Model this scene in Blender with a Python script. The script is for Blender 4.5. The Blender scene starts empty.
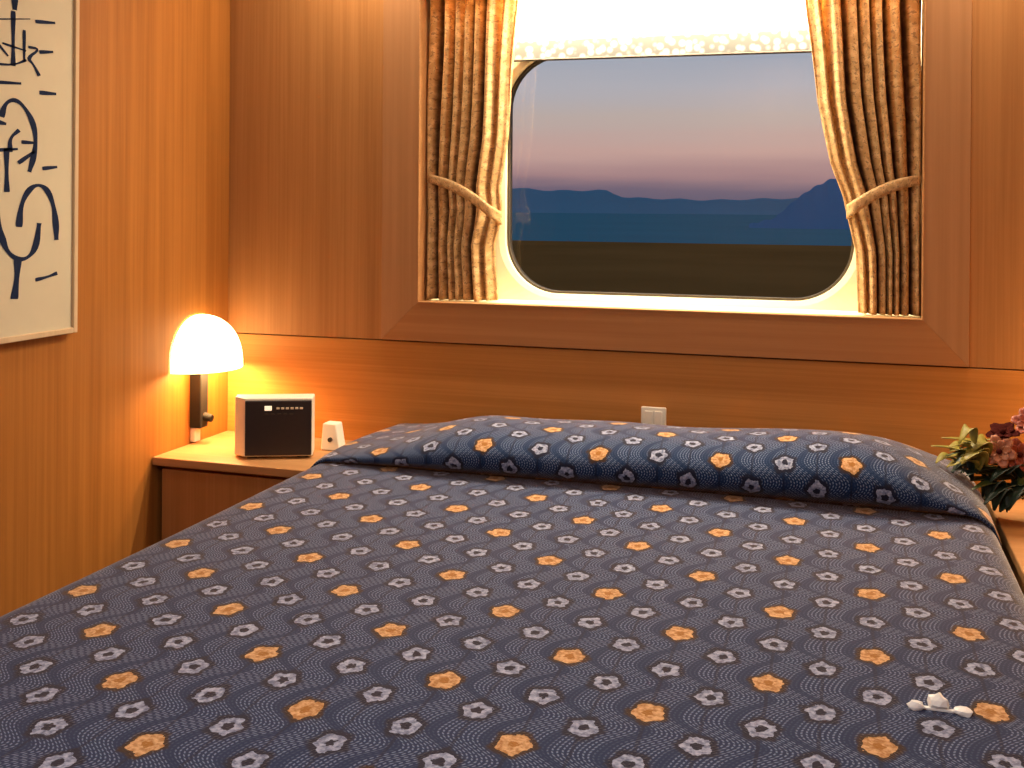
import bpy, bmesh, math, random
from mathutils import Vector, Matrix
random.seed(7)
S = bpy.context.scene
COL = S.collection
B = 0.58            # height of the bed top above the floor

# ------------------------------------------------------------------ node helpers
class X:
    """a socket with arithmetic"""
    def __init__(s, nt, sock): s.nt = nt; s.k = sock
    def op(s, kind, *a):
        n = s.nt.nodes.new('ShaderNodeMath'); n.operation = kind
        for i, v in enumerate((s,) + a):
            if isinstance(v, X): s.nt.links.new(v.k, n.inputs[i])
            else: n.inputs[i].default_value = v
        return X(s.nt, n.outputs[0])
    def __add__(s, o): return s.op('ADD', o)
    def __sub__(s, o): return s.op('SUBTRACT', o)
    def __mul__(s, o): return s.op('MULTIPLY', o)
    def __truediv__(s, o): return s.op('DIVIDE', o)
    def sin(s): return s.op('SINE')
    def cos(s): return s.op('COSINE')
    def rnd(s): return s.op('ROUND')
    def sqrt(s): return s.op('SQRT')
    def lt(s, v): return s.op('LESS_THAN', v)
    def gt(s, v): return s.op('GREATER_THAN', v)
    def mx(s, v): return s.op('MAXIMUM', v)
    def mn(s, v): return s.op('MINIMUM', v)
    def fmod(s, v): return s.op('FLOORED_MODULO', v)
    def atan2(s, o): return s.op('ARCTAN2', o)
    def smooth(s, a, b):
        n = s.nt.nodes.new('ShaderNodeMapRange'); n.interpolation_type = 'SMOOTHSTEP'
        s.nt.links.new(s.k, n.inputs[0]); n.inputs[1].default_value = a; n.inputs[2].default_value = b
        return X(s.nt, n.outputs[0])

def new_mat(name):
    m = bpy.data.materials.new(name); m.use_nodes = True
    nt = m.node_tree
    return m, nt, nt.nodes['Principled BSDF']

def mixc(nt, fac, a, b):
    n = nt.nodes.new('ShaderNodeMix'); n.data_type = 'RGBA'
    for i, v in ((0, fac), (6, a), (7, b)):
        if isinstance(v, X): nt.links.new(v.k, n.inputs[i])
        elif hasattr(v, 'is_output'): nt.links.new(v, n.inputs[i])
        elif i == 0: n.inputs[0].default_value = v
        else: n.inputs[i].default_value = (*v, 1)
    return n.outputs[2]

def uvxy(nt, which='UV'):
    tc = nt.nodes.new('ShaderNodeTexCoord'); sp = nt.nodes.new('ShaderNodeSeparateXYZ')
    nt.links.new(tc.outputs[which], sp.inputs[0])
    return X(nt, sp.outputs[0]), X(nt, sp.outputs[1]), X(nt, sp.outputs[2])

def noise(nt, scale3, detail=3, rough=.55, which='Object', scale=1):
    tc = nt.nodes.new('ShaderNodeTexCoord'); mp = nt.nodes.new('ShaderNodeMapping')
    mp.inputs['Scale'].default_value = scale3
    n = nt.nodes.new('ShaderNodeTexNoise'); n.inputs['Scale'].default_value = scale
    n.inputs['Detail'].default_value = detail; n.inputs['Roughness'].default_value = rough
    nt.links.new(tc.outputs[which], mp.inputs[0]); nt.links.new(mp.outputs[0], n.inputs['Vector'])
    return X(nt, n.outputs[0])

def plain(name, col, rough=.5, metal=0, noise_amt=.06, nscale=40, **kw):
    m, nt, p = new_mat(name)
    nz = noise(nt, (nscale,) * 3)
    c = mixc(nt, nz, [v * (1 - noise_amt) for v in col], [min(1, v * (1 + noise_amt)) for v in col])
    nt.links.new(c, p.inputs['Base Color'])
    p.inputs['Roughness'].default_value = rough; p.inputs['Metallic'].default_value = metal
    for k, v in kw.items(): p.inputs[k].default_value = v
    return m

def wood(name, axis, dark, light, rough=.5, fine=1.0):
    """veneer whose grain runs along the axis"""
    m, nt, p = new_mat(name)
    s1 = [140 * fine] * 3; s1[axis] = 1.6
    s2 = [26] * 3; s2[axis] = .7
    a = noise(nt, s1, 4, .6); b = noise(nt, s2, 3, .5)
    g = (a * .6 + b * .6 - .1).smooth(.28, .72)
    c = mixc(nt, g, dark, light)
    nt.links.new(c, p.inputs['Base Color'])
    p.inputs['Roughness'].default_value = rough
    p.inputs['Specular IOR Level'].default_value = .22
    bp = nt.nodes.new('ShaderNodeBump'); bp.inputs['Strength'].default_value = .06; bp.inputs['Distance'].default_value = .002
    nt.links.new(g.k, bp.inputs['Height']); nt.links.new(bp.outputs[0], p.inputs['Normal'])
    return m

WD, WL = (.335, .142, .042), (.43, .195, .062)
M = {}
M['wood_v'] = wood('veneer_vertical', 2, WD, WL)
M['wood_h'] = wood('veneer_horizontal', 0, (.43, .168, .032), (.54, .222, .050))
M['wood_frame_h'] = wood('frame_horizontal', 0, (.345, .138, .045), (.41, .175, .06), fine=.7)
M['wood_frame_v'] = wood('frame_vertical', 2, (.36, .168, .066), (.425, .205, .084), fine=.7)
M['wood_left'] = wood('veneer_left', 2, (.30, .106, .018), (.42, .157, .031), fine=.8)
M['wood_top'] = wood('cabinet_top', 0, (.40, .19, .07), (.50, .25, .10))
M['wood_cab'] = wood('cabinet_body', 2, (.38, .15, .038), (.46, .19, .055))
M['groove'] = plain('groove_dark', (.10, .04, .015), .7)
M['ceil'] = plain('ceiling_cream', (.75, .70, .6), .7)
M['carpet'] = plain('carpet', (.08, .09, .16), .95, nscale=300, noise_amt=.4)
M['cream'] = plain('window_liner_cream', (.84, .74, .50), .45)
M['cream2'] = plain('cream_plastic', (.72, .60, .42), .4)
M['white_pl'] = plain('pale_plastic', (.82, .76, .62), .4)
M['gasket'] = plain('gasket_dark', (.05, .035, .02), .6)
M['black'] = plain('dark_front', (.024, .015, .014), .45)
M['black_m'] = plain('dark_bracket', (.006, .0035, .0025), .7)
M['paper'] = plain('paper', (.58, .51, .36), .7, nscale=12, noise_amt=.06)
M['ink'] = plain('ink', (.013, .021, .055), .9, nscale=60, noise_amt=.4, **{'Specular IOR Level': .1})
M['pale_wood'] = wood('pale_frame', 2, (.56, .40, .24), (.64, .47, .29))
M['scrap'] = plain('white_wrapper', (.85, .85, .82), .35)
M['leaf'] = plain('leaf', (.045, .06, .012), .45, nscale=25, noise_amt=.5)
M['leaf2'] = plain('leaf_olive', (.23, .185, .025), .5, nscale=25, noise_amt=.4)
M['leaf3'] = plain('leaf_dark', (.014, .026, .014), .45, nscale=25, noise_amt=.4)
M['petal'] = plain('petal_red', (.30, .055, .02), .5, nscale=50, noise_amt=.5)
M['petal2'] = plain('petal_salmon', (.40, .14, .06), .5, nscale=50, noise_amt=.4)
M['maroon'] = plain('petal_maroon', (.05, .008, .006), .9, **{'Specular IOR Level': .05})
M['vase'] = plain('vase_blue', (.03, .05, .12), .2)
M['mattress'] = plain('mattress', (.7, .68, .62), .9)
def emis(name, col, st):
    m, nt, p = new_mat(name)
    p.inputs['Base Color'].default_value = (*col, 1); p.inputs['Emission Color'].default_value = (*col, 1)
    p.inputs['Emission Strength'].default_value = st
    return m
M['shade'] = emis('lit_shade', (1, .74, .38), 5.5)
M['display'] = emis('lit_display', (1, .85, .6), .8)

# bedspread: lattice of ring flowers over dotted wavy lines
LX, LY, LA, LB = -.7389, 1.0140, .12985, .12445
def bed_mat():
    m, nt, p = new_mat('floral_bedspread')
    u, v, _ = uvxy(nt)
    u = u + (noise(nt, (14, 14, 14), 2) - .5) * .006
    px = (u - LX) / LA; py = (v - LY) / LB
    wob = noise(nt, (110, 110, 110), 2)
    def cell(px, py, ox):
        qx = px - ox; qy = py - ox
        rx = qx.rnd(); ry = qy.rnd()
        dx = (qx - rx) * LA; dy = (qy - ry) * (LB / 1.18)
        d = (dx * dx + dy * dy).sqrt()
        th = dy.atan2(dx)
        rr = d / ((th * 5 + rx * 2.1).cos() * .09 + 1) + (wob - .5) * .011
        par = (rx + ry).fmod(2).lt(.5)
        return d, rr, par, dx, th
    d1, r1, par, dx1, th1 = cell(px, py, 0)
    d2, r2, _, dx2, th2 = cell(px, py, .5)
    # wavy dotted ground
    s = (v * (2 * math.pi / LB)).sin() * .019 + (v * (4 * math.pi / LB) + 1.0).sin() * .004
    w = u + s
    lines = (w * (2 * math.pi / .0058)).sin().smooth(-.15, .9)
    dots = (v * (2 * math.pi / .0062) + (w * (2 * math.pi / .0116)).sin() * 1.5).sin().smooth(-.9, .5)
    band = (w * (4 * math.pi / LA) + .9).cos().smooth(-.95, -.55)
    tone = noise(nt, (9, 9, 9), 2)
    ground = lines * dots * (band * .85 + .15)
    c = mixc(nt, ground, (.010, .026, .075), (.16, .205, .315))
    # dark stems joining the flowers of a column
    st1 = (dx1 * dx1).sqrt().lt(.0022) * d1.lt(.062)
    st2 = (dx2 * dx2).sqrt().lt(.0022) * d2.lt(.062)
    c = mixc(nt, st1.mx(st2) * .7, c, (.012, .018, .045))
    # halo
    c = mixc(nt, (r1.mn(r2)).smooth(.028, .021), c, (.016, .018, .036))
    # white rings
    def ring(r, hi, lo, seg):
        return r.lt(hi) * r.gt(lo)
    wh = ring(r2, .0168, .0066, 0).mx(ring(r1, .0168, .0066, 0) * (par * -1 + 1))
    mott = noise(nt, (160, 160, 160), 2).smooth(.3, .7)
    wcol = mixc(nt, mott, (.11, .13, .21), (.36, .39, .52))
    c = mixc(nt, wh, c, wcol)
    # orange flowers
    orr = r1.lt(.0192) * par
    oh = r1.smooth(.029, .0215) * par
    c = mixc(nt, oh * .8, c, (.05, .025, .012))
    ocol = mixc(nt, mott, (.33, .15, .05), (.62, .37, .19))
    c = mixc(nt, orr, c, ocol)
    c = mixc(nt, r1.lt(.0065) * par, c, (.32, .13, .03))
    nt.links.new(c, p.inputs['Base Color'])
    p.inputs['Roughness'].default_value = .85
    p.inputs['Specular IOR Level'].default_value = .06
    p.inputs['Sheen Weight'].default_value = .46
    p.inputs['Sheen Roughness'].default_value = .36
    p.inputs['Sheen Tint'].default_value = (1, .84, .70, 1)
    bp = nt.nodes.new('ShaderNodeBump'); bp.inputs['Strength'].default_value = .25; bp.inputs['Distance'].default_value = .002
    nt.links.new(ground.k, bp.inputs['Height']); nt.links.new(bp.outputs[0], p.inputs['Normal'])
    return m
M['spread'] = bed_mat()

def curtain_mat():
    m, nt, p = new_mat('brocade_curtain')
    n1 = noise(nt, (55, 55, 1), 3, .6, 'UV').smooth(.42, .62)
    n2 = noise(nt, (110, 110, 1), 2, .6, 'UV').smooth(.54, .62)
    c = mixc(nt, n1, (.60, .36, .14), (.82, .56, .26))
    c = mixc(nt, n2 * .65, c, (.20, .085, .03))
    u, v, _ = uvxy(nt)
    st = (u * (2 * math.pi * 7.5 / .55)).sin().smooth(-.5, .3) * u.lt(.415)  # dark stripes follow the fold valleys, putting fold shade into the cloth colour
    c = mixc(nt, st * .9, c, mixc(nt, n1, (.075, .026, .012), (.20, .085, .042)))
    nt.links.new(c, p.inputs['Base Color']); p.inputs['Roughness'].default_value = .7
    tr = nt.nodes.new('ShaderNodeBsdfTranslucent'); nt.links.new(c, tr.inputs[0])
    mx = nt.nodes.new('ShaderNodeMixShader'); mx.inputs[0].default_value = .33
    out = nt.nodes['Material Output']
    nt.links.new(p.outputs[0], mx.inputs[1]); nt.links.new(tr.outputs[0], mx.inputs[2]); nt.links.new(mx.outputs[0], out.inputs[0])
    return m
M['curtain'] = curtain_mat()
def blind_mat(name, lace):
    m, nt, p = new_mat(name)
    tc = nt.nodes.new('ShaderNodeTexCoord')
    vo = nt.nodes.new('ShaderNodeTexVoronoi'); vo.inputs['Scale'].default_value = 48; vo.feature = 'F1'
    nt.links.new(tc.outputs['Object'], vo.inputs['Vector'])
    f = X(nt, vo.outputs['Distance']).smooth(.25, .6)
    c = mixc(nt, f, (.44, .44, .42) if lace else (.80, .79, .75), (.13, .13, .12) if lace else (.68, .67, .63))
    nt.links.new(c, p.inputs['Base Color']); p.inputs['Roughness'].default_value = .8
    return m
M['blind'] = blind_mat('blind_cloth', False); M['lace'] = blind_mat('blind_lace', True)
def glass_mat():
    m, nt, p = new_mat('window_glass')
    out = nt.nodes['Material Output']
    t = nt.nodes.new('ShaderNodeBsdfTransparent'); t.inputs[0].default_value = (.93, .95, .96, 1)
    g = nt.nodes.new('ShaderNodeBsdfGlossy'); g.inputs['Roughness'].default_value = .02
    fr = nt.nodes.new('ShaderNodeFresnel'); fr.inputs[0].default_value = 1.65
    mx = nt.nodes.new('ShaderNodeMixShader')
    nt.links.new(fr.outputs[0], mx.inputs[0]); nt.links.new(t.outputs[0], mx.inputs[1]); nt.links.new(g.outputs[0], mx.inputs[2])
    nt.links.new(mx.outputs[0], out.inputs[0])
    return m
M['glass'] = glass_mat()
M['sea'] = plain('dusk_sea', (.045, .185, .255), .9, nscale=.02, noise_amt=.12, **{'Specular IOR Level': .0})
M['land'] = plain('dark_land', (.16, .08, .025), .95, nscale=.06, noise_amt=.35, **{'Specular IOR Level': .0})
M['hill'] = plain('distant_hill', (.085, .215, .32), 1, nscale=.01, noise_amt=.1, **{'Specular IOR Level': .0})
M['dark_zone'] = plain('dark_zone_blue', (.05, .18, .34), 1, nscale=.01, noise_amt=.15, **{'Specular IOR Level': .0})  # blue of the dark zone where the pane shows no reflection

# ------------------------------------------------------------------ mesh helpers
def tag(o, label=None, cat=None, group=None, kind=None):
    if label: o['label'] = label
    if cat: o['category'] = cat
    if group: o['group'] = group
    if kind: o['kind'] = kind
    return o

def obj(name, bm, mat, parent=None, smooth=False, bevel=0, solid=0, subsurf=0):
    me = bpy.data.meshes.new(name)
    bmesh.ops.recalc_face_normals(bm, faces=bm.faces[:])
    bm.to_mesh(me); bm.free()
    o = bpy.data.objects.new(name, me); COL.objects.link(o)
    for m in (mat if isinstance(mat, (list, tuple)) else [mat]): me.materials.append(m)
    if smooth: me.polygons.foreach_set('use_smooth', [True] * len(me.polygons))
    if solid:
        k = o.modifiers.new('thickness', 'SOLIDIFY'); k.thickness = solid; k.offset = 0
    if bevel:
        k = o.modifiers.new('bevel', 'BEVEL'); k.width = bevel; k.segments = 3; k.limit_method = 'ANGLE'
    if subsurf:
        k = o.modifiers.new('sub', 'SUBSURF'); k.levels = k.render_levels = subsurf
    if parent:
        o.parent = parent
        o.matrix_parent_inverse = parent_matrix(parent).inverted()
    return o

def parent_matrix(p):
    m = p.matrix_basis.copy()
    if p.parent: m = parent_matrix(p.parent) @ p.matrix_parent_inverse @ m
    return m

def empty(name, loc, label=None, cat=None, group=None, kind=None):
    o = bpy.data.objects.new(name, None); COL.objects.link(o); o.location = loc; o.empty_display_size = .1
    return tag(o, label, cat, group, kind)

def box(bm, a, b):
    v = [bm.verts.new((x, y, z)) for x in (a[0], b[0]) for y in (a[1], b[1]) for z in (a[2], b[2])]
    for f in ((0, 1, 3, 2), (4, 6, 7, 5), (0, 4, 5, 1), (2, 3, 7, 6), (0, 2, 6, 4), (1, 5, 7, 3)):
        bm.faces.new([v[i] for i in f])
    return v
def boxes(*ab):
    bm = bmesh.new()
    for a, b in ab: box(bm, a, b)
    return bm

def tube(bm, pts, rad, seg=8, cap=True):
    pts = [Vector(p) for p in pts]; rings = []
    rad = rad if isinstance(rad, (list, tuple)) else [rad] * len(pts)
    for i, p in enumerate(pts):
        d = (pts[min(i + 1, len(pts) - 1)] - pts[max(i - 1, 0)]).normalized()
        a = d.orthogonal().normalized() if i == 0 else (rings_a - d * rings_a.dot(d)).normalized()
        rings_a = a; b = d.cross(a)
        rings.append([bm.verts.new(p + (a * math.cos(t) + b * math.sin(t)) * rad[i]) for t in [2 * math.pi * k / seg for k in range(seg)]])
    for r0, r1 in zip(rings, rings[1:]):
        for k in range(seg): bm.faces.new((r0[k], r0[(k + 1) % seg], r1[(k + 1) % seg], r1[k]))
    if cap: bm.faces.new(rings[0][::-1]); bm.faces.new(rings[-1])

def lathe(bm, prof, c, seg=32, a0=0, a1=2 * math.pi, sx=1, sy=1):
    full = abs(a1 - a0 - 2 * math.pi) < 1e-6
    n = seg if full else seg + 1
    rows = []
    for r, z in prof:
        rows.append([bm.verts.new((c[0] + sx * r * math.cos(a0 + (a1 - a0) * k / seg), c[1] + sy * r * math.sin(a0 + (a1 - a0) * k / seg), c[2] + z)) for k in range(n)])
    for r0, r1 in zip(rows, rows[1:]):
        for k in range(seg):
            bm.faces.new((r0[k], r0[(k + 1) % n], r1[(k + 1) % n], r1[k]))
    bmesh.ops.remove_doubles(bm, verts=bm.verts[:], dist=1e-6)

def grid(bm, P, UV=None):
    """P[i][j] points; UV[i][j] coordinates"""
    V = [[bm.verts.new(p) for p in row] for row in P]
    uv = bm.loops.layers.uv.verify() if UV else None
    for i in range(len(V) - 1):
        for j in range(len(V[0]) - 1):
            f = bm.faces.new((V[i][j], V[i + 1][j], V[i + 1][j + 1], V[i][j + 1]))
            if UV:
                for l, (a, b) in zip(f.loops, ((i, j), (i + 1, j), (i + 1, j + 1), (i, j + 1))): l[uv].uv = UV[a][b]
    return V

def lerp(tab, x):
    if x <= tab[0][0]: return tab[0][1]
    for (a, p), (b, q) in zip(tab, tab[1:]):
        if x <= b:
            t = (x - a) / (b - a); t = t * t * (3 - 2 * t) if False else t
            return p + (q - p) * t
    return tab[-1][1]
def sm(t): t = max(0, min(1, t)); return t * t * (3 - 2 * t)

# ------------------------------------------------------------------ camera
F, YAW, PITCH, ROLL, CY = 1069.035, -.303045, -.001757, .0074456, 211.319
fw = Vector((math.sin(YAW) * math.cos(PITCH), math.cos(YAW) * math.cos(PITCH), math.sin(PITCH)))
rt = Vector((math.cos(YAW), -math.sin(YAW), 0)); up = rt.cross(fw)
r2 = rt * math.cos(ROLL) + up * math.sin(ROLL); u2 = up * math.cos(ROLL) - rt * math.sin(ROLL)
cam = bpy.data.cameras.new('camera'); co = bpy.data.objects.new('camera', cam); COL.objects.link(co)
EYE = Vector((0, 0, .6 + B))
co.matrix_world = Matrix(((r2.x, u2.x, -fw.x, EYE.x), (r2.y, u2.y, -fw.y, EYE.y), (r2.z, u2.z, -fw.z, EYE.z), (0, 0, 0, 1)))
cam.sensor_width = 36; cam.lens = F / 1024 * 36; cam.shift_y = -(384 - CY) / 1024
cam.clip_start = .02; cam.clip_end = 20000
S.camera = co
def ray(x, y): return fw + r2 * ((x - 512) / F) - u2 * ((y - CY) / F)
def at(axis, val, x, y):
    d = ray(x, y); return EYE + d * ((val - EYE[axis]) / d[axis])

# ------------------------------------------------------------------ room
XL, XR, YB, YF, ZC = -1.727, .80, 2.75, -.55, B + 1.53
OX0, OX1, OZ0, OZ1 = -1.124, .178, B + .342, B + 1.225       # opening of the window recess
FX0, FX1, FZ0, FZ1 = -1.2318, .279, B + .236, B + 1.33       # outside of its wooden frame
ZS = B + .2327                                              # seam of the headboard panel
T = .22
o = obj('floor', boxes(((XL - T, YF - T, -.1), (XR + T, YB + T, 0))), M['carpet']); tag(o, kind='structure')
o = obj('ceiling', boxes(((XL - T, YF - T, ZC), (XR + T, YB + T, ZC + .1))), M['ceil']); tag(o, kind='structure')
o = obj('wall_left', boxes(((XL - T, YF - T, 0), (XL, YB + T, ZC))), M['wood_left']); tag(o, kind='structure')
o = obj('wall_right', boxes(((XR, YF - T, 0), (XR + T, YB + T, ZC))), M['wood_left']); tag(o, kind='structure')
o = obj('wall_front', boxes(((XL, YF - T, 0), (XR, YF, ZC))), M['wood_v']); tag(o, kind='structure')
# back wall: dark backing with veneer panels in front; the reveal of the recess is 0.15 deep
YG = 2.90
wb = obj('wall_back', boxes(((XL, YB + .004, 0), (OX0, YB + T, ZC)), ((OX1, YB + .004, 0), (XR, YB + T, ZC)),
                            ((OX0, YB + .004, 0), (OX1, YB + T, OZ0)), ((OX0, YB + .004, OZ1), (OX1, YB + T, ZC))), M['groove'])
tag(wb, kind='structure')
g = .0015
def panel(a, b, mat, nm='wall_panel'):
    return obj(nm, boxes(((a[0], YB - .008, a[1]), (b[0], YB + .004, b[1]))), mat, wb, bevel=.0012)
panel((XL, ZS + g), (FX0 - g, ZC), M['wood_v'])
panel((FX1 + g, ZS + g), (XR, ZC), M['wood_v'])
panel((FX0 - g, FZ1 + g), (FX1 + g, ZC), M['wood_v'])
panel((XL, 0), (XR, ZS - g), M['wood_h'], 'headboard_panel')

# window
def rrect(x0, x1, z0, z1, r, n=12):
    P = []
    for cx, cz, a in ((x1 - r, z1 - r, 0), (x0 + r, z1 - r, 90), (x0 + r, z0 + r, 180), (x1 - r, z0 + r, 270)):
        for k in range(n + 1):
            t = math.radians(a + 90 * k / n); P.append((cx + r * math.cos(t), cz + r * math.sin(t)))
    return P
GX0, GX1, GZ0, GZ1, GR = -.930, .022, B + .362, B + 1.042, .155
win = empty('window_1', (-.45, YB, OZ0), kind='structure')
# mitred wooden frame
def frame_piece(poly, mat):
    bm = bmesh.new()
    lo = [bm.verts.new((x, YB - .022, z)) for x, z in poly]; hi = [bm.verts.new((x, YB + .002, z)) for x, z in poly]
    n = len(poly)
    bm.faces.new(lo); bm.faces.new(hi[::-1])
    for k in range(n): bm.faces.new((lo[k], hi[k], hi[(k + 1) % n], lo[(k + 1) % n]))
    return obj('window_frame', bm, mat, win, bevel=.0008)
frame_piece([(FX0, FZ0), (FX1, FZ0), (OX1, OZ0), (OX0, OZ0)], M['wood_frame_h'])
frame_piece([(FX0, FZ1), (OX0, OZ1), (OX1, OZ1), (FX1, FZ1)], M['wood_frame_h'])
frame_piece([(FX0, FZ0), (OX0, OZ0), (OX0, OZ1), (FX0, FZ1)], M['wood_frame_v'])
frame_piece([(FX1, FZ0), (FX1, FZ1), (OX1, OZ1), (OX1, OZ0)], M['wood_frame_v'])
e = .003      # thin pale lipping round the inner edge
obj('lipping', boxes(((OX0, YB - .024, OZ0), (OX0 + e, YB + .06, OZ1)), ((OX1 - e, YB - .024, OZ0), (OX1, YB + .06, OZ1)),
                     ((OX0 + e, YB - .024, OZ0), (OX1 - e, YB + .02, OZ0 + e))), M['wood_top'], win)
# reveal
obj('window_reveal', boxes(((OX0 + .0005, YB + .06, OZ0), (OX0 + .004, YG, OZ1)), ((OX1 - .004, YB + .06, OZ0), (OX1 - .0005, YG, OZ1)),
                           ((OX0 + .004, YB + .02, OZ0 - .002), (OX1 - .004, YG, OZ0 + .002)), ((OX0 + .004, YB + .02, OZ1 - .004), (OX1 - .004, YG, OZ1))), M['cream'], win)
# cream liner with a rounded hole that dishes back to the pane
bm = bmesh.new()
IN = rrect(GX0, GX1, GZ0, GZ1, GR)
MID = rrect(GX0 - .016, GX1 + .016, GZ0 - .012, GZ1 + .016, GR + .016)
n = len(IN); OUT = []
cx, cz = (GX0 + GX1) / 2, (GZ0 + GZ1) / 2
for k, (x, z) in enumerate(MID):
    dx, dz = x - cx, z - cz
    s = min(((OX1 - cx) if dx > 0 else (cx - OX0)) / max(abs(dx), 1e-6), ((OZ1 - cz) if dz > 0 else (cz - OZ0)) / max(abs(dz), 1e-6))
    OUT.append((cx + dx * s, cz + dz * s))
rows = [[(x, YG, z) for x, z in OUT], [(x, YG + .002, z) for x, z in MID], [(x, YG + .006, z) for x, z in IN], [(x, YG + .05, z) for x, z in IN]]
V = [[bm.verts.new(p) for p in r] for r in rows]
for a, b in zip(V, V[1:]):
    for k in range(n): bm.faces.new((a[k], a[(k + 1) % n], b[(k + 1) % n], b[k]))
obj('window_liner', bm, M['cream'], win, smooth=False, solid=.003)
bm = bmesh.new()
IN2 = rrect(GX0 + .008, GX1 - .008, GZ0 + .008, GZ1 - .008, GR - .008)
V = [[bm.verts.new(p) for p in r] for r in ([(x, YG + .024, z) for x, z in IN], [(x, YG + .022, z) for x, z in IN2], [(x, YG + .05, z) for x, z in IN2])]
for a, b in zip(V, V[1:]):
    for k in range(n): bm.faces.new((a[k], a[(k + 1) % n], b[(k + 1) % n], b[k]))
obj('gasket', bm, M['gasket'], win)
bm = bmesh.new()
P = rrect(GX0 + .001, GX1 - .001, GZ0 + .001, GZ1 - .001, GR - .001)
bm.faces.new([bm.verts.new((x, YG + .034, z)) for x, z in P])
obj('glass_pane', bm, M['glass'], win)

# roller blind
bl = empty('roller_blind', (-.43, YG - .013, B + 1.02), 'white roller blind with lacy hem drawn part way down the window', 'blind')
bx0, bx1 = -.912, .10
bm = bmesh.new()
N = 60
P = [[(bx0 + (bx1 - bx0) * i / N, YG - .013 + .0004 * math.sin(i * .9), z) for z in (B + 1.074, B + 1.20)] for i in range(N + 1)]
grid(bm, P); obj('blind_cloth', bm, M['blind'], bl, solid=.002)
bm = bmesh.new()
P = [[(bx0 + (bx1 - bx0) * i / N, YG - .014 + .0012 * math.sin(i * 1.7), z) for z in (B + 1.022, B + 1.048, B + 1.074)] for i in range(N + 1)]
grid(bm, P); obj('lace_hem', bm, M['lace'], bl, solid=.002)
bm = bmesh.new(); tube(bm, [(bx0, YG - .013, B + 1.0215), (bx1, YG - .013, B + 1.0165)], .004); obj('bottom_bar', bm, M['gasket'], bl)
bm = bmesh.new(); tube(bm, [(bx0 - .01, YG - .012, B + 1.21), (bx1 + .01, YG - .012, B + 1.21)], .009, 14); obj('roller', bm, M['white_pl'], bl)

# curtains
def curtain(name, outer, inner_tab, sgn, label, tie):
    z0, z1 = OZ0 + .006, OZ1 - .012
    root = empty(name, (outer, YB + .045, z0), label, 'curtain', 'tied-back curtains at the window')
    bm = bmesh.new(); P = []; UV = []
    NU, NV = 140, 60
    zt = tie[1]
    for i in range(NU + 1):
        t = i / NU; row = []; uvr = []
        for j in range(NV + 1):
            z = z0 + (z1 - z0) * j / NV; h = z - B
            xi = lerp(inner_tab, h)
            # cloth gathers towards the tie
            near = math.exp(-((h - zt) / .07) ** 2)
            amp = .024 * (1 - .55 * near)
            tw = t + .012 * math.sin(9 * h + 5 * t) + .022 * math.sin(11 * t + 1)
            ph = 2 * math.pi * 7.5 * tw
            x = outer + (xi - outer) * (t + .022 * math.sin(ph * 1.0 + .7))
            x = outer + sgn * max(.004, (x - outer) * sgn)
            y = YB + .020 + .034 * sm((t - .78) / .22) + amp * (1 + math.sin(ph)) * (1 - .7 * sm((t - .8) / .2)) + .004 * math.sin(ph * 2.3 + 1 + 2 * h)
            # inner fold swings out a little above the tie
            y += .008 * near
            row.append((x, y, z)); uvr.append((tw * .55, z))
        P.append(row); UV.append(uvr)
    grid(bm, P, UV)
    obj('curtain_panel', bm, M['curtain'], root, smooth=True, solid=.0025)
    # tieback: a flat band slung round the cloth from the wall side to the inner edge
    bm = bmesh.new(); ring = []
    (ax, az), (cx_, cz_) = tie[2], tie[3]
    K = 20; wd = .015
    P = []; UV = []
    for k in range(K + 1):
        s = k / K
        x = ax + (cx_ - ax) * s; z = az + (cz_ - az) * (s - .18 * math.sin(math.pi * s))
        y = YB + .006 + .008 * (1 - math.sin(math.pi * min(1, s * 1.05))) + (.03 * sm((s - .9) / .1))
        P.append([(x, y + .004 * abs(w - .5), B + z + (w - .5) * 2 * wd * (.8 + .4 * s)) for w in (0, .25, .5, .75, 1)])
        UV.append([(1 + s * .3, w * .04) for w in (0, .25, .5, .75, 1)])
    # returns behind
    for k in range(1, 9):
        s = k / 8; x = cx_ - sgn * .03 * s; y = YB + .05 + .04 * s
        P.append([(x, y, B + cz_ + (w - .5) * 2 * wd) for w in (0, .25, .5, .75, 1)]); UV.append([(1.3 + s * .1, w * .04) for w in (0, .25, .5, .75, 1)])
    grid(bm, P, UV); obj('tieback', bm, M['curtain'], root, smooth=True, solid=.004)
    return root
curtain('curtain', OX0 + .001, [(.34, -.918), (.50, -.930), (.57, -.915), (.60, -.912), (.66, -.918), (.80, -.895), (1.16, -.868), (1.3, -.862)], 1,
        'gold patterned curtain tied back on the left of the window, nearer the lamp', (0, .61, (-1.108, .685), (-.905, .575)))
curtain('curtain', OX1 - .001, [(.34, .030), (.50, .024), (.59, .004), (.64, -.006), (.72, -.036), (.88, -.072), (1.12, -.104), (1.3, -.112)], -1,
        'gold patterned curtain tied back on the right of the window, above the flowers', (0, .62, (.172, .680), (.002, .600)))
# warm tube lamp behind the pelmet at the head of the recess
def area(name, loc, size, power, col, rot=(0, 0, 0), shape='RECTANGLE', sy=None, spread=180):
    l = bpy.data.lights.new(name, 'AREA'); l.shape = shape; l.size = size; l.energy = power; l.color = col
    if sy: l.size_y = sy
    l.spread = math.radians(spread)
    o = bpy.data.objects.new(name, l); COL.objects.link(o); o.location = loc; o.rotation_euler = rot
    return o
area('recess_lamp', (-.47, YB + .102, OZ1 - .006), 1.2, 42, (1, .84, .60), sy=.02)

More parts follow.
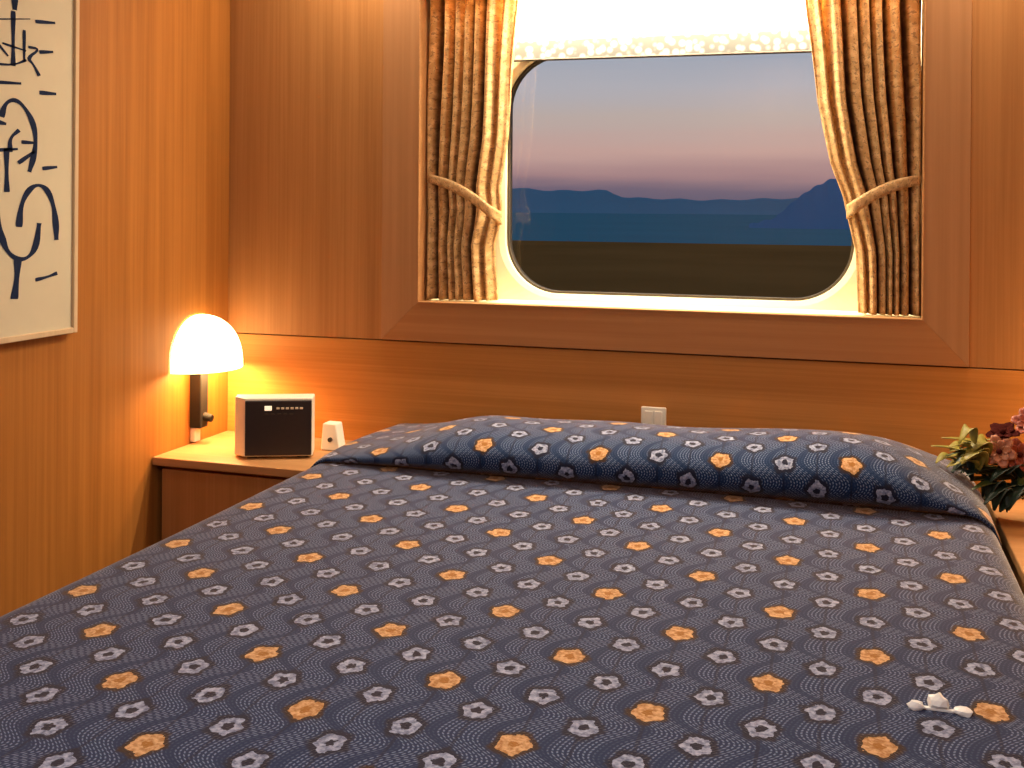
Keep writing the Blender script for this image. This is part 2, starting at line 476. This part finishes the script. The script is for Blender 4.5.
# ------------------------------------------------------------------ picture on the left wall
PX = XL + .022
pc = empty('picture', (XL, 1.75, B + .30), 'framed print of dark blue brush marks on cream paper on the left wall', 'picture')
py0, py1, pz0, pz1 = 1.33, at(0, PX + .003, 79, 150).y, at(0, PX + .003, 77, 332.5).z, B + 1.30
fwid = .013
obj('picture_frame', boxes(((XL, py0, pz0), (PX + .003, py0 + fwid, pz1)), ((XL, py1 - fwid, pz0), (PX + .003, py1, pz1)),
                           ((XL, py0 + fwid, pz0), (PX + .003, py1 - fwid, pz0 + fwid)), ((XL, py0 + fwid, pz1 - fwid), (PX + .003, py1 - fwid, pz1))), M['pale_wood'], pc, bevel=.002)
art = obj('paper', boxes(((XL + .002, py0 + fwid, pz0 + fwid), (PX - .004, py1 - fwid, pz1 - fwid))), M['paper'], pc)
def stroke(bm, pix, w):
    pts = [at(0, PX - .004, *q) for q in pix]
    # smooth the polyline
    for _ in range(2):
        q = [pts[0]]
        for a, b in zip(pts, pts[1:]): q += [a * .75 + b * .25, a * .25 + b * .75]
        pts = q + [pts[-1]]
    L = []; R = []
    for i, p in enumerate(pts):
        d = (pts[min(i + 1, len(pts) - 1)] - pts[max(i - 1, 0)]); d.x = 0; d.normalize()
        nrm = Vector((0, -d.z, d.y)); k = w * (.85 + .2 * math.sin(i * .8)) / 2
        # brush width measured in the picture plane (seen obliquely, so it is wider along the wall)
        nrm.y *= 2.0
        off = Vector((.0008, 0, 0))
        L.append(bm.verts.new(p + nrm * k + off)); R.append(bm.verts.new(p - nrm * k + off))
    for i in range(len(pts) - 1): bm.faces.new((L[i], L[i + 1], R[i + 1], R[i]))
MM = .00225   # metres per pixel, vertically
marks = [([(18.7, 227), (20.6, 205), (28, 190), (37.5, 184), (47, 189), (53.4, 205), (55.8, 224), (56.2, 240)], 5),
         ([(-6, 205), (-1, 226), (1.5, 238), (7, 252), (17.6, 260), (28, 258), (36, 247), (39, 223)], 5),
         ([(17.6, 258), (17, 275), (14, 299)], 5.5), ([(35, 280), (47, 277), (57, 273)], 4), ([(6.2, 148), (6.4, 170), (6.6, 192)], 4),
         ([(1, 117), (5, 103), (14, 99), (23, 105), (33, 122), (36, 141), (33, 159), (29, 172)], 4.5),
         ([(10, 152), (9.4, 138), (19, 130)], 3.6), ([(21, 142), (36, 143)], 4), ([(18, 163), (35, 151)], 4), ([(-2, 150), (17.6, 149)], 3.6), ([(-2, 122), (6, 124)], 4.5),
         ([(-4, 82), (21, 83.5)], 3.6), ([(35, 21.5), (55, 23)], 4), ([(39, 52), (53, 52)], 4), ([(39, 92.5), (56, 94)], 4.6), ([(42, 168.5), (57, 167)], 4.2),
         ([(14.5, -6), (14.5, 10)], 5), ([(13, 11), (13, 40), (13, 66)], 3.4), ([(-2, 19), (30, 19)], 1.4), ([(-2, 64), (14, 65), (26, 60)], 2.6),
         ([(24, 30), (24, 62)], 2.4), ([(-3, 43), (8, 56)], 2.4), ([(28, 47), (40, 49), (27, 58), (33, 64), (39, 76)], 3), ([(2, 43), (26, 51)], 2.4)]
bm = bmesh.new()
for pix, w in marks: stroke(bm, pix, w * MM * .9)
o = obj('brush_marks', bm, M['ink'], art); o['label'] = 'dark blue brush marks'

# ------------------------------------------------------------------ bedside cabinets
def cabinet(x0, x1, label, hinge, yf=2.385):
    zt = B - .0535
    root = empty('bedside_cabinet', ((x0 + x1) / 2, 2.57, 0), label, 'bedside cabinet', 'bedside cabinets')
    obj('body', boxes(((x0 + .012, yf + .04, .06), (x1 - .012, 2.74, zt - .026))), M['wood_cab'], root)
    obj('plinth', boxes(((x0 + .03, yf + .065, 0), (x1 - .03, 2.73, .06))), M['groove'], root)
    obj('cabinet_top', boxes(((x0, yf, zt - .022), (x1, 2.741, zt))), M['wood_top'], root, bevel=.003)
    d = obj('door', boxes(((x0 + .014, yf + .022, .07), (x1 - .014, yf + .04, zt - .034))), M['wood_cab'], root, bevel=.003)
    bm = bmesh.new(); lathe(bm, [(0, 0), (.012, .002), (.013, .008), (.006, .014), (.006, .02), (0, .02)], (0, 0, 0), 16)
    bmesh.ops.transform(bm, matrix=Matrix.Translation((hinge, yf + .004, .36)) @ Matrix.Rotation(-math.pi / 2, 4, 'X'), verts=bm.verts[:])
    obj('knob', bm, M['black_m'], d, smooth=True)
    return root
cabinet(XL + .001, -1.215, 'wooden bedside cabinet under the lit lamp, carrying the clock radio', -1.27)
cabinet(.312, XR - .001, 'wooden bedside cabinet at the right edge, carrying the flowers', .36, 2.09)
ZN = B - .0535

# wall lamp: quarter-dome shade over a dark bracket on the left wall
LYc = 2.585
lp = empty('wall_lamp', (XL, LYc, B + .15), 'lit wall lamp with glowing white half-dome shade in the corner', 'lamp')
bm = bmesh.new()
H, R = .146, .125
prof = [(R * 1.0, 0), (R * .995, .02)]
for k in range(1, 15):
    a = math.pi / 2 * k / 14; prof.append((R * (math.cos(a) ** .86 if k < 14 else 0) * .99, .02 + (H - .02) * math.sin(a)))
lathe(bm, prof, (XL + .004, LYc, B + .153), 28, -math.pi / 2, math.pi / 2, sx=.95)
obj('lamp_shade', bm, M['shade'], lp, smooth=True, solid=.004)
br = obj('bracket', boxes(((XL, LYc - .034, B - .01), (XL + .036, LYc + .004, B + .20)), ((XL, LYc - .04, B + .155), (XL + .05, LYc + .03, B + .17))), M['black_m'], lp, bevel=.004)
bm = bmesh.new(); tube(bm, [(XL + .034, LYc - .012, B + .02), (XL + .058, LYc - .012, B + .016)], [.012, .010], 14)
obj('switch_knob', bm, M['black_m'], lp)
obj('cable_cover', boxes(((XL, LYc - .030, ZN + .004), (XL + .016, LYc - .002, B - .01))), M['white_pl'], lp, bevel=.003)
l = bpy.data.lights.new('lamp_bulb', 'POINT'); l.energy = 11; l.color = (1, .68, .30); l.shadow_soft_size = .03
o = bpy.data.objects.new('lamp_bulb', l); COL.objects.link(o); o.location = (XL + .07, LYc, B + .185)

# clock radio
rd = empty('clock_radio', (-1.42, 2.47, ZN), 'boxy cream clock radio with dark front on the left bedside cabinet', 'radio')
ang = math.radians(23)
pA = Vector((-1.512, 2.425, 0))
W_, D_, H_ = .204, .045, .157
RM = Matrix.Translation((pA.x, pA.y, ZN)) @ Matrix.Rotation(ang, 4, 'Z')
def rbox(nm, a, b, mat, par=rd, bev=.003):
    bm = boxes((a, b)); bmesh.ops.transform(bm, matrix=RM, verts=bm.verts[:])
    return obj(nm, bm, mat, par, bevel=bev)
bm = bmesh.new()
plan = [(0, .036), (.030, .003), (W_, .003), (W_, .075), (0, .075)]
lo = [bm.verts.new((x, y, .006)) for x, y in plan]; hi = [bm.verts.new((x, y + (.006 if y < .05 else 0), H_)) for x, y in plan]
bm.faces.new(lo); bm.faces.new(hi)
for k in range(5): bm.faces.new((lo[k], lo[(k + 1) % 5], hi[(k + 1) % 5], hi[k]))
bmesh.ops.transform(bm, matrix=RM, verts=bm.verts[:])
obj('case', bm, M['white_pl'], rd, bevel=.003)
rbox('foot', (.035, .02, 0), (.06, .06, .007), M['black'], bev=.001)
rbox('foot', (W_ - .04, .02, 0), (W_ - .012, .06, .007), M['black'], bev=.001)
fr_ = rbox('front_panel', (.032, -.003, .010), (W_ - .002, .006, H_ - .005), M['black'], bev=.002)
rbox('display', (.082, -.0045, H_ - .030), (.100, -.0025, H_ - .018), M['display'], fr_, .0005)
for k in range(6):
    rbox('button', (.112 + k * .012, -.005, H_ - .027), (.120 + k * .012, -.0025, H_ - .022), M['cream2'], fr_, .0008)
for k in range(5):
    rbox('label_mark', (.082 + k * .016, -.004, H_ - .041), (.091 + k * .016, -.0025, H_ - .037), M['gasket'], fr_, .0003)

# small cream device
sd = empty('cream_box', (-1.318, 2.61, ZN), 'small cream sloping box with a dark dot between radio and bed', 'box')
bm = bmesh.new()
v = box(bm, (-1.350, 2.60, ZN), (-1.292, 2.64, ZN + .072))
for q in v:
    if q.co.z > ZN + .05: q.co.x = -1.347 if q.co.x < -1.31 else -1.308; q.co.y += .006
obj('housing', bm, M['white_pl'], sd, bevel=.004)
bm = bmesh.new(); tube(bm, [(-1.321, 2.606, ZN + .030), (-1.321, 2.596, ZN + .030)], .006, 12); obj('button', bm, M['gasket'], sd)

# light switch on the headboard
ls = empty('light_switch', (-.468, YB, B + .066), 'square cream light switch on the headboard behind the bed', 'light switch')
obj('switch_plate', boxes(((-.502, YB - .016, B + .030), (-.437, YB - .008, B + .094))), M['white_pl'], ls, bevel=.003)
obj('rocker', boxes(((-.492, YB - .019, B + .040), (-.472, YB - .015, B + .084)), ((-.466, YB - .019, B + .040), (-.447, YB - .015, B + .084))), M['white_pl'], ls, bevel=.0015)

# ------------------------------------------------------------------ bed
BX0, BX1 = -1.205, .285
bed = empty('bed', ((BX0 + BX1) / 2, 1.75, 0), 'made double bed under a navy bedspread patterned with white and orange flowers', 'bed')
obj('mattress', boxes(((BX0 + .03, .78, .22), (BX1 - .03, 2.70, B - .015))), M['mattress'], bed, bevel=.03)
obj('bed_base', boxes(((BX0 + .04, .80, 0), (BX1 - .04, 2.70, .22))), M['wood_cab'], bed)
CR = .05
def xsec():
    """points across the bed: (x, z drop, arc coordinate = x on the flat top)"""
    P = []
    Ld = B - .06
    a = math.pi / 2 * CR
    for k in range(14): P.append((BX0, -(CR + (Ld - CR) * (1 - k / 13)), BX0 + CR - a - (Ld - CR) * (1 - k / 13)))
    for k in range(1, 9):
        t = math.pi / 2 * k / 8; P.append((BX0 + CR - CR * math.cos(t), -CR + CR * math.sin(t), BX0 + CR - a + CR * t))
    M_ = 60
    for k in range(1, M_): x = BX0 + CR + (BX1 - BX0 - 2 * CR) * k / M_; P.append((x, 0, x))
    for k in range(0, 9):
        t = math.pi / 2 * k / 8; P.append((BX1 - CR + CR * math.sin(t), -CR + CR * math.cos(t), BX1 - CR + CR * t))
    for k in range(1, 14): P.append((BX1, -(CR + (Ld - CR) * k / 13), BX1 - CR + a + (Ld - CR) * k / 13))
    return P
XS = xsec()
ylist = [.745 + (2.72 - .745) * k / 90 for k in range(91)]
bm = bmesh.new(); P = []; UV = []
# rounded foot end first
foot = []
for k in range(8): foot.append((.745 - CR, -(CR + (B - .06 - CR) * (1 - k / 8)), .745 - CR * math.pi / 2 - (B - .06 - CR) * (1 - k / 8)))
for k in range(7):
    t = math.pi / 2 * k / 7; foot.append((.745 - CR * math.cos(t), -CR + CR * math.sin(t), .745 - CR * (math.pi / 2 - t)))
stations = foot + [(y, 0, y) for y in ylist]
for y, dz, vv in stations:
    row = []; uvr = []
    for x, z, uu in XS:
        dr = min(0, z)
        xx = x
        # hems flare a little and hang in soft waves
        hang = max(0, -dr - CR)
        side = -1 if x < -.46 else 1
        xx += side * hang * (.004 + .010 * math.sin(11 * y + side))
        zz = B + min(dz, dr)
        # very soft undulation of the top
        if dz > -.01 and dr > -.01: zz += .0025 * math.sin(5 * y + 3 * x) * math.sin(4 * x + 1)
        row.append((xx, y, max(zz, .02))); uvr.append((uu, vv))
    P.append(row); UV.append(uvr)
grid(bm, P, UV)
obj('bedspread', bm, M['spread'], bed, smooth=True, solid=.006)
# the spread rolled over the pillows
prof = [(2.33, -.012), (2.290, -.002), (2.252, .012), (2.230, .034), (2.236, .055), (2.258, .071), (2.295, .084), (2.33, .090), (2.40, .094), (2.48, .089), (2.56, .077), (2.64, .060), (2.70, .040), (2.728, .018), (2.735, -.012)]
# refine the profile
for _ in range(2):
    q = [prof[0]]
    for a, b in zip(prof, prof[1:]): q += [(a[0] * .75 + b[0] * .25, a[1] * .75 + b[1] * .25), (a[0] * .25 + b[0] * .75, a[1] * .25 + b[1] * .75)]
    prof = q + [prof[-1]]
arc = [0]
for a, b in zip(prof, prof[1:]): arc.append(arc[-1] + math.hypot(b[0] - a[0], b[1] - a[1]))
STAB = [(-1.20, .10), (-1.16, .16), (-1.12, .22), (-1.02, .46), (-.93, .76), (-.84, .97), (-.70, 1.0), (-.40, 1.03), (-.2, 1.10), (.0, 1.22), (.06, 1.18), (.12, 1.0), (.17, .72), (.22, .42), (.26, .20), (.29, .10)]
bm = bmesh.new(); P = []; UV = []
NX = 110
for i in range(NX + 1):
    x = BX0 - .004 + (BX1 - BX0 + .008) * i / NX
    s = sum(lerp(STAB, x + d) for d in (-.03, 0, .03)) / 3
    endd = max(0, 1 - min(x - BX0, BX1 - x) / .05)     # the very ends follow the rounded edge of the bed
    drop = CR * (1 - math.sqrt(max(0, 1 - min(1, endd) ** 2)))
    row = []; uvr = []
    for (y, z), a in zip(prof, arc):
        yy = 2.50 + (y - 2.50) * (.985 + .015 * math.sin(6 * x)) + (1 - min(1, s)) * (.018 if y < 2.45 else 0)
        wz = z * s + (.004 if z > .0 else 0) + .0022 * math.sin(17 * x + 9 * a) * (1 if z > .03 else 0)
        row.append((x, yy, B + wz - drop)); uvr.append((x + .027, (a - .157) * 1.15 + LY + 12 * LB))
    P.append(row); UV.append(uvr)
grid(bm, P, UV)
o = obj('pillow_cover', bm, M['spread'], bed, smooth=True, solid=.005)
o['label'] = 'bolster-like roll of bedspread tucked over the pillows'

# crumpled white scrap on the spread
sc = empty('paper_scrap', (.112, 1.375, B), 'small crumpled white scrap lying on the bedspread beside an orange flower', 'scrap')
bm = bmesh.new()
for cx_, cy_, r_, h_ in ((.084, 1.370, .011, .007), (.110, 1.378, .013, .012), (.138, 1.372, .012, .006)):
    b2 = bmesh.new(); bmesh.ops.create_icosphere(b2, subdivisions=2, radius=1)
    for v_ in b2.verts:
        k = .75 + .4 * random.random(); v_.co = Vector((cx_ + v_.co.x * r_ * k, cy_ + v_.co.y * r_ * .8 * k, B + .003 + h_ * .7 + v_.co.z * h_ * k))
    me = bpy.data.meshes.new('t'); b2.to_mesh(me); b2.free(); bm.from_mesh(me); bpy.data.meshes.remove(me)
box(bm, (.080, 1.370, B + .004), (.143, 1.376, B + .007))
obj('crumpled_paper', bm, M['scrap'], sc)

# ------------------------------------------------------------------ flowers on the right cabinet
fl = empty('flower_arrangement', (.40, 2.50, ZN), 'leafy flower arrangement with dusky red blooms at the right of the bed', 'flowers')
VC = Vector((.42, 2.51, ZN))
bm = bmesh.new(); lathe(bm, [(0, 0), (.034, 0), (.045, .02), (.048, .05), (.036, .075), (.030, .085), (.026, .085), (.03, .06), (.0, .03)], VC, 28)
obj('vase', bm, M['vase'], fl, smooth=True)
def leaf(base, tip, width, mat, sag=.02, curl=.3):
    base, tip = Vector(base), Vector(tip); d = tip - base; side = d.cross(Vector((0, 0, 1)))
    if side.length < 1e-4: side = Vector((1, 0, 0))
    side.normalize(); upv = side.cross(d).normalized()
    bm = bmesh.new(); P = []
    for k in range(11):
        s = k / 10; c = base + d * s + upv * (sag * math.sin(math.pi * s))
        w = width * (math.sin(math.pi * min(1, s * .93 + .04)) ** .8) * (1 - .25 * s)
        P.append([c + side * w * q + upv * (w * curl * q * q) for q in (-1, -.5, 0, .5, 1)])
    grid(bm, P)
    return obj('leaf', bm, mat, fl, smooth=True, solid=.0012)
def stem(tip):
    bm = bmesh.new(); t = Vector(tip); b_ = VC + Vector((0, 0, .06)); m_ = (t + b_) / 2 + Vector((0, 0, .02))
    tube(bm, [b_, m_, t], .0025, 6); obj('stem', bm, M['leaf'], fl)
tips = [((931, 446), 2.44, 'leaf2', .016), ((941, 438), 2.47, 'leaf2', .018), ((952, 466), 2.40, 'leaf2', .015), ((960, 443), 2.45, 'leaf2', .017), ((966, 476), 2.38, 'leaf3', .016),
        ((976, 452), 2.42, 'leaf', .017), ((972, 490), 2.36, 'leaf', .014), ((984, 505), 2.35, 'leaf3', .016), ((990, 482), 2.38, 'leaf3', .02), ((1000, 512), 2.37, 'leaf3', .02),
        ((1012, 500), 2.38, 'leaf3', .022), ((982, 440), 2.5, 'leaf2', .014), ((1020, 486), 2.40, 'leaf', .02), ((998, 470), 2.44, 'leaf3', .018), ((946, 456), 2.42, 'leaf', .015),
        ((1030, 505), 2.42, 'leaf3', .02), ((1040, 450), 2.5, 'leaf', .02), ((1060, 470), 2.45, 'leaf2', .02)]
rl = random.Random(5)
for k in range(46):
    x = rl.uniform(934, 1034) if k % 3 else rl.uniform(932, 980); y = rl.uniform(442, 474) if x < 975 else rl.uniform(446, 516)
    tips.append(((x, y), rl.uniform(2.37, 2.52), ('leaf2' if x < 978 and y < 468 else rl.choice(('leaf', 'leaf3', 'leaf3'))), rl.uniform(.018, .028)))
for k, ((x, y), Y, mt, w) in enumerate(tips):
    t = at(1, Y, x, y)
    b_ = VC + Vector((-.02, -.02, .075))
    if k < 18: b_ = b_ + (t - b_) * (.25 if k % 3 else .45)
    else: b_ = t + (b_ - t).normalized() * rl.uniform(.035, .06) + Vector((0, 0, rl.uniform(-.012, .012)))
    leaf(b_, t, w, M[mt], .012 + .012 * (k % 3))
    stem(b_ + (t - b_) * .05)
def bloom(c, r, mat, npet, face, tilt=.5):
    c = Vector(c); face = Vector(face).normalized(); a = face.orthogonal().normalized(); b_ = face.cross(a)
    bm = bmesh.new()
    for lay in range(2):
        for k in range(npet):
            th = 2 * math.pi * (k + lay * .5) / npet; rad = a * math.cos(th) + b_ * math.sin(th); tan = face.cross(rad)
            P = []
            for q in range(7):
                s = q / 6; l_ = r * (1 - .3 * lay)
                p = c + rad * (l_ * s) + face * (l_ * (tilt + .3 * lay) * s * (1 - .45 * s))
                w = l_ * .36 * math.sin(math.pi * min(1, .12 + .80 * s)) ** .7
                P.append([p + tan * w * t + face * (.25 * w * t * t) for t in (-1, -.4, .4, 1)])
            grid(bm, P)
    o = obj('blossom', bm, mat, fl, smooth=True, solid=.001)
    b2 = bmesh.new(); bmesh.ops.create_icosphere(b2, subdivisions=2, radius=r * .18, matrix=Matrix.Translation(c + face * r * .22)); obj('flower_centre', b2, M['maroon'], o, smooth=True)
    stem(c)
bloom(at(1, 2.42, 999, 452), .034, M['petal2'], 6, (-.1, -1, .35))
bloom(at(1, 2.43, 1019, 455), .034, M['petal'], 6, (.1, -1, .3))
bloom(at(1, 2.45, 1003, 434), .034, M['maroon'], 5, (-.2, -.5, .9), .25)
bloom(at(1, 2.46, 1029, 424), .034, M['petal'], 6, (-.2, -.8, .6))

# ------------------------------------------------------------------ outside
GZ = EYE.z - 3.6
def top_level_plane(name, x0, x1, y0, y1, z, mat):
    o = obj(name, boxes(((x0, y0, z - .5), (x1, y1, z))), mat); return tag(o, kind='structure')
top_level_plane('ground_outside', -140, 90, 4, 119, GZ, M['land'])
top_level_plane('sea', -3500, 2500, 119.2, 6000, GZ - .6, M['sea'])
def ridge(name, Y, depth, pts, mat):
    """a hill ridge: pts = (direction x/y, height slope)"""
    bm = bmesh.new(); P = []
    N = 80
    for i in range(N + 1):
        s = pts[0][0] + (pts[-1][0] - pts[0][0]) * i / N
        h = lerp(pts, s) * Y + 1.2 * math.sin(i * 1.3) * Y / 1500
        row = []
        for q in range(9):
            t = q / 8 * 2 - 1; z = GZ - .8 + (EYE.z + h - GZ + .8) * max(0, 1 - abs(t) ** 1.5)
            row.append((s * (Y + depth * t * .5), Y + depth * t * .5, z))
        P.append(row)
    grid(bm, P); o = obj(name, bm, mat, smooth=True); return tag(o, kind='structure')
ridge('hills', 1500, 300, [(-.42, .012), (-.36, .018), (-.31, .021), (-.27, .0185), (-.22, .019), (-.20, .012), (-.12, .010), (-.05, .012), (.05, .014), (.2, .010)], M['hill'])
ridge('dark_zone_ridge', 300, 60, [(-.085, -.012), (-.062, -.006), (-.045, .010), (-.03, .021), (-.012, .030), (.03, .034), (.10, .03)], M['dark_zone'])  # made-up ridge for the dark blue zone where the pane shows no reflection

# sky
w = bpy.data.worlds.new('dusk'); S.world = w; w.use_nodes = True
nt = w.node_tree; bg = nt.nodes['Background']
tc = nt.nodes.new('ShaderNodeTexCoord'); sp = nt.nodes.new('ShaderNodeSeparateXYZ'); nt.links.new(tc.outputs['Generated'], sp.inputs[0])
rp = nt.nodes.new('ShaderNodeValToRGB')
mr = nt.nodes.new('ShaderNodeMapRange'); mr.inputs[1].default_value = -.05; mr.inputs[2].default_value = .25
mp = nt.nodes.new('ShaderNodeMapping'); mp.inputs['Scale'].default_value = (3, 3, 40)
nz = nt.nodes.new('ShaderNodeTexNoise'); nz.inputs['Scale'].default_value = 1.2; nz.inputs['Detail'].default_value = 4
nt.links.new(tc.outputs['Generated'], mp.inputs[0]); nt.links.new(mp.outputs[0], nz.inputs['Vector'])
zz = X(nt, sp.outputs[2]) + (X(nt, nz.outputs[0]) - .5) * .022
nt.links.new(zz.k, mr.inputs[0]); nt.links.new(mr.outputs[0], rp.inputs[0])
def srgb(r, g, b): return tuple((v / 255 / 12.92 if v < 10 else ((v / 255 + .055) / 1.055) ** 2.4) for v in (r, g, b)) + (1,)
stops = [(.0, (60, 75, 100)), (.020, (104, 92, 108)), (.034, (152, 120, 122)), (.055, (182, 148, 140)), (.085, (174, 158, 152)), (.115, (164, 161, 167)), (.145, (152, 156, 168)), (.25, (116, 134, 156))]
cr = rp.color_ramp
cr.elements.remove(cr.elements[1]); cr.elements[0].position = .10; cr.elements[0].color = srgb(*stops[0][1])
for z, c in stops[1:]:
    el = cr.elements.new((z + .05) / .30); el.color = srgb(*c)
nt.links.new(rp.outputs[0], bg.inputs[0]); bg.inputs[1].default_value = 1.3

# ------------------------------------------------------------------ room lights
WARM = (1, .84, .64)
for k, x in enumerate((-1.25, -.46, .35)):
    area('unseen_ceiling_lamp', (x, 2.57, ZC - .01), .12, 7, WARM, shape='DISK')
area('unseen_ceiling_lamp', (-.46, 1.5, ZC - .01), .30, 5, WARM, shape='DISK')
area('unseen_ceiling_lamp', (-.35, -.1, ZC - .01), .30, 20, (.93, .95, 1), shape='DISK')  # cool fill added behind the camera, no fixture seen there

# the twin of the wall lamp, on the right-hand wall
l = bpy.data.lights.new('lamp_bulb', 'POINT'); l.energy = 6; l.color = (1, .68, .30); l.shadow_soft_size = .05
o = bpy.data.objects.new('lamp_bulb', l); COL.objects.link(o); o.location = (XR - .08, LYc, B + .17)

# ------------------------------------------------------------------ view
vs = S.view_settings
S.display_settings.display_device = 'sRGB'
vs.view_transform = 'Standard'; vs.look = 'None'; vs.exposure = 0; vs.gamma = 1; vs.use_curve_mapping = False
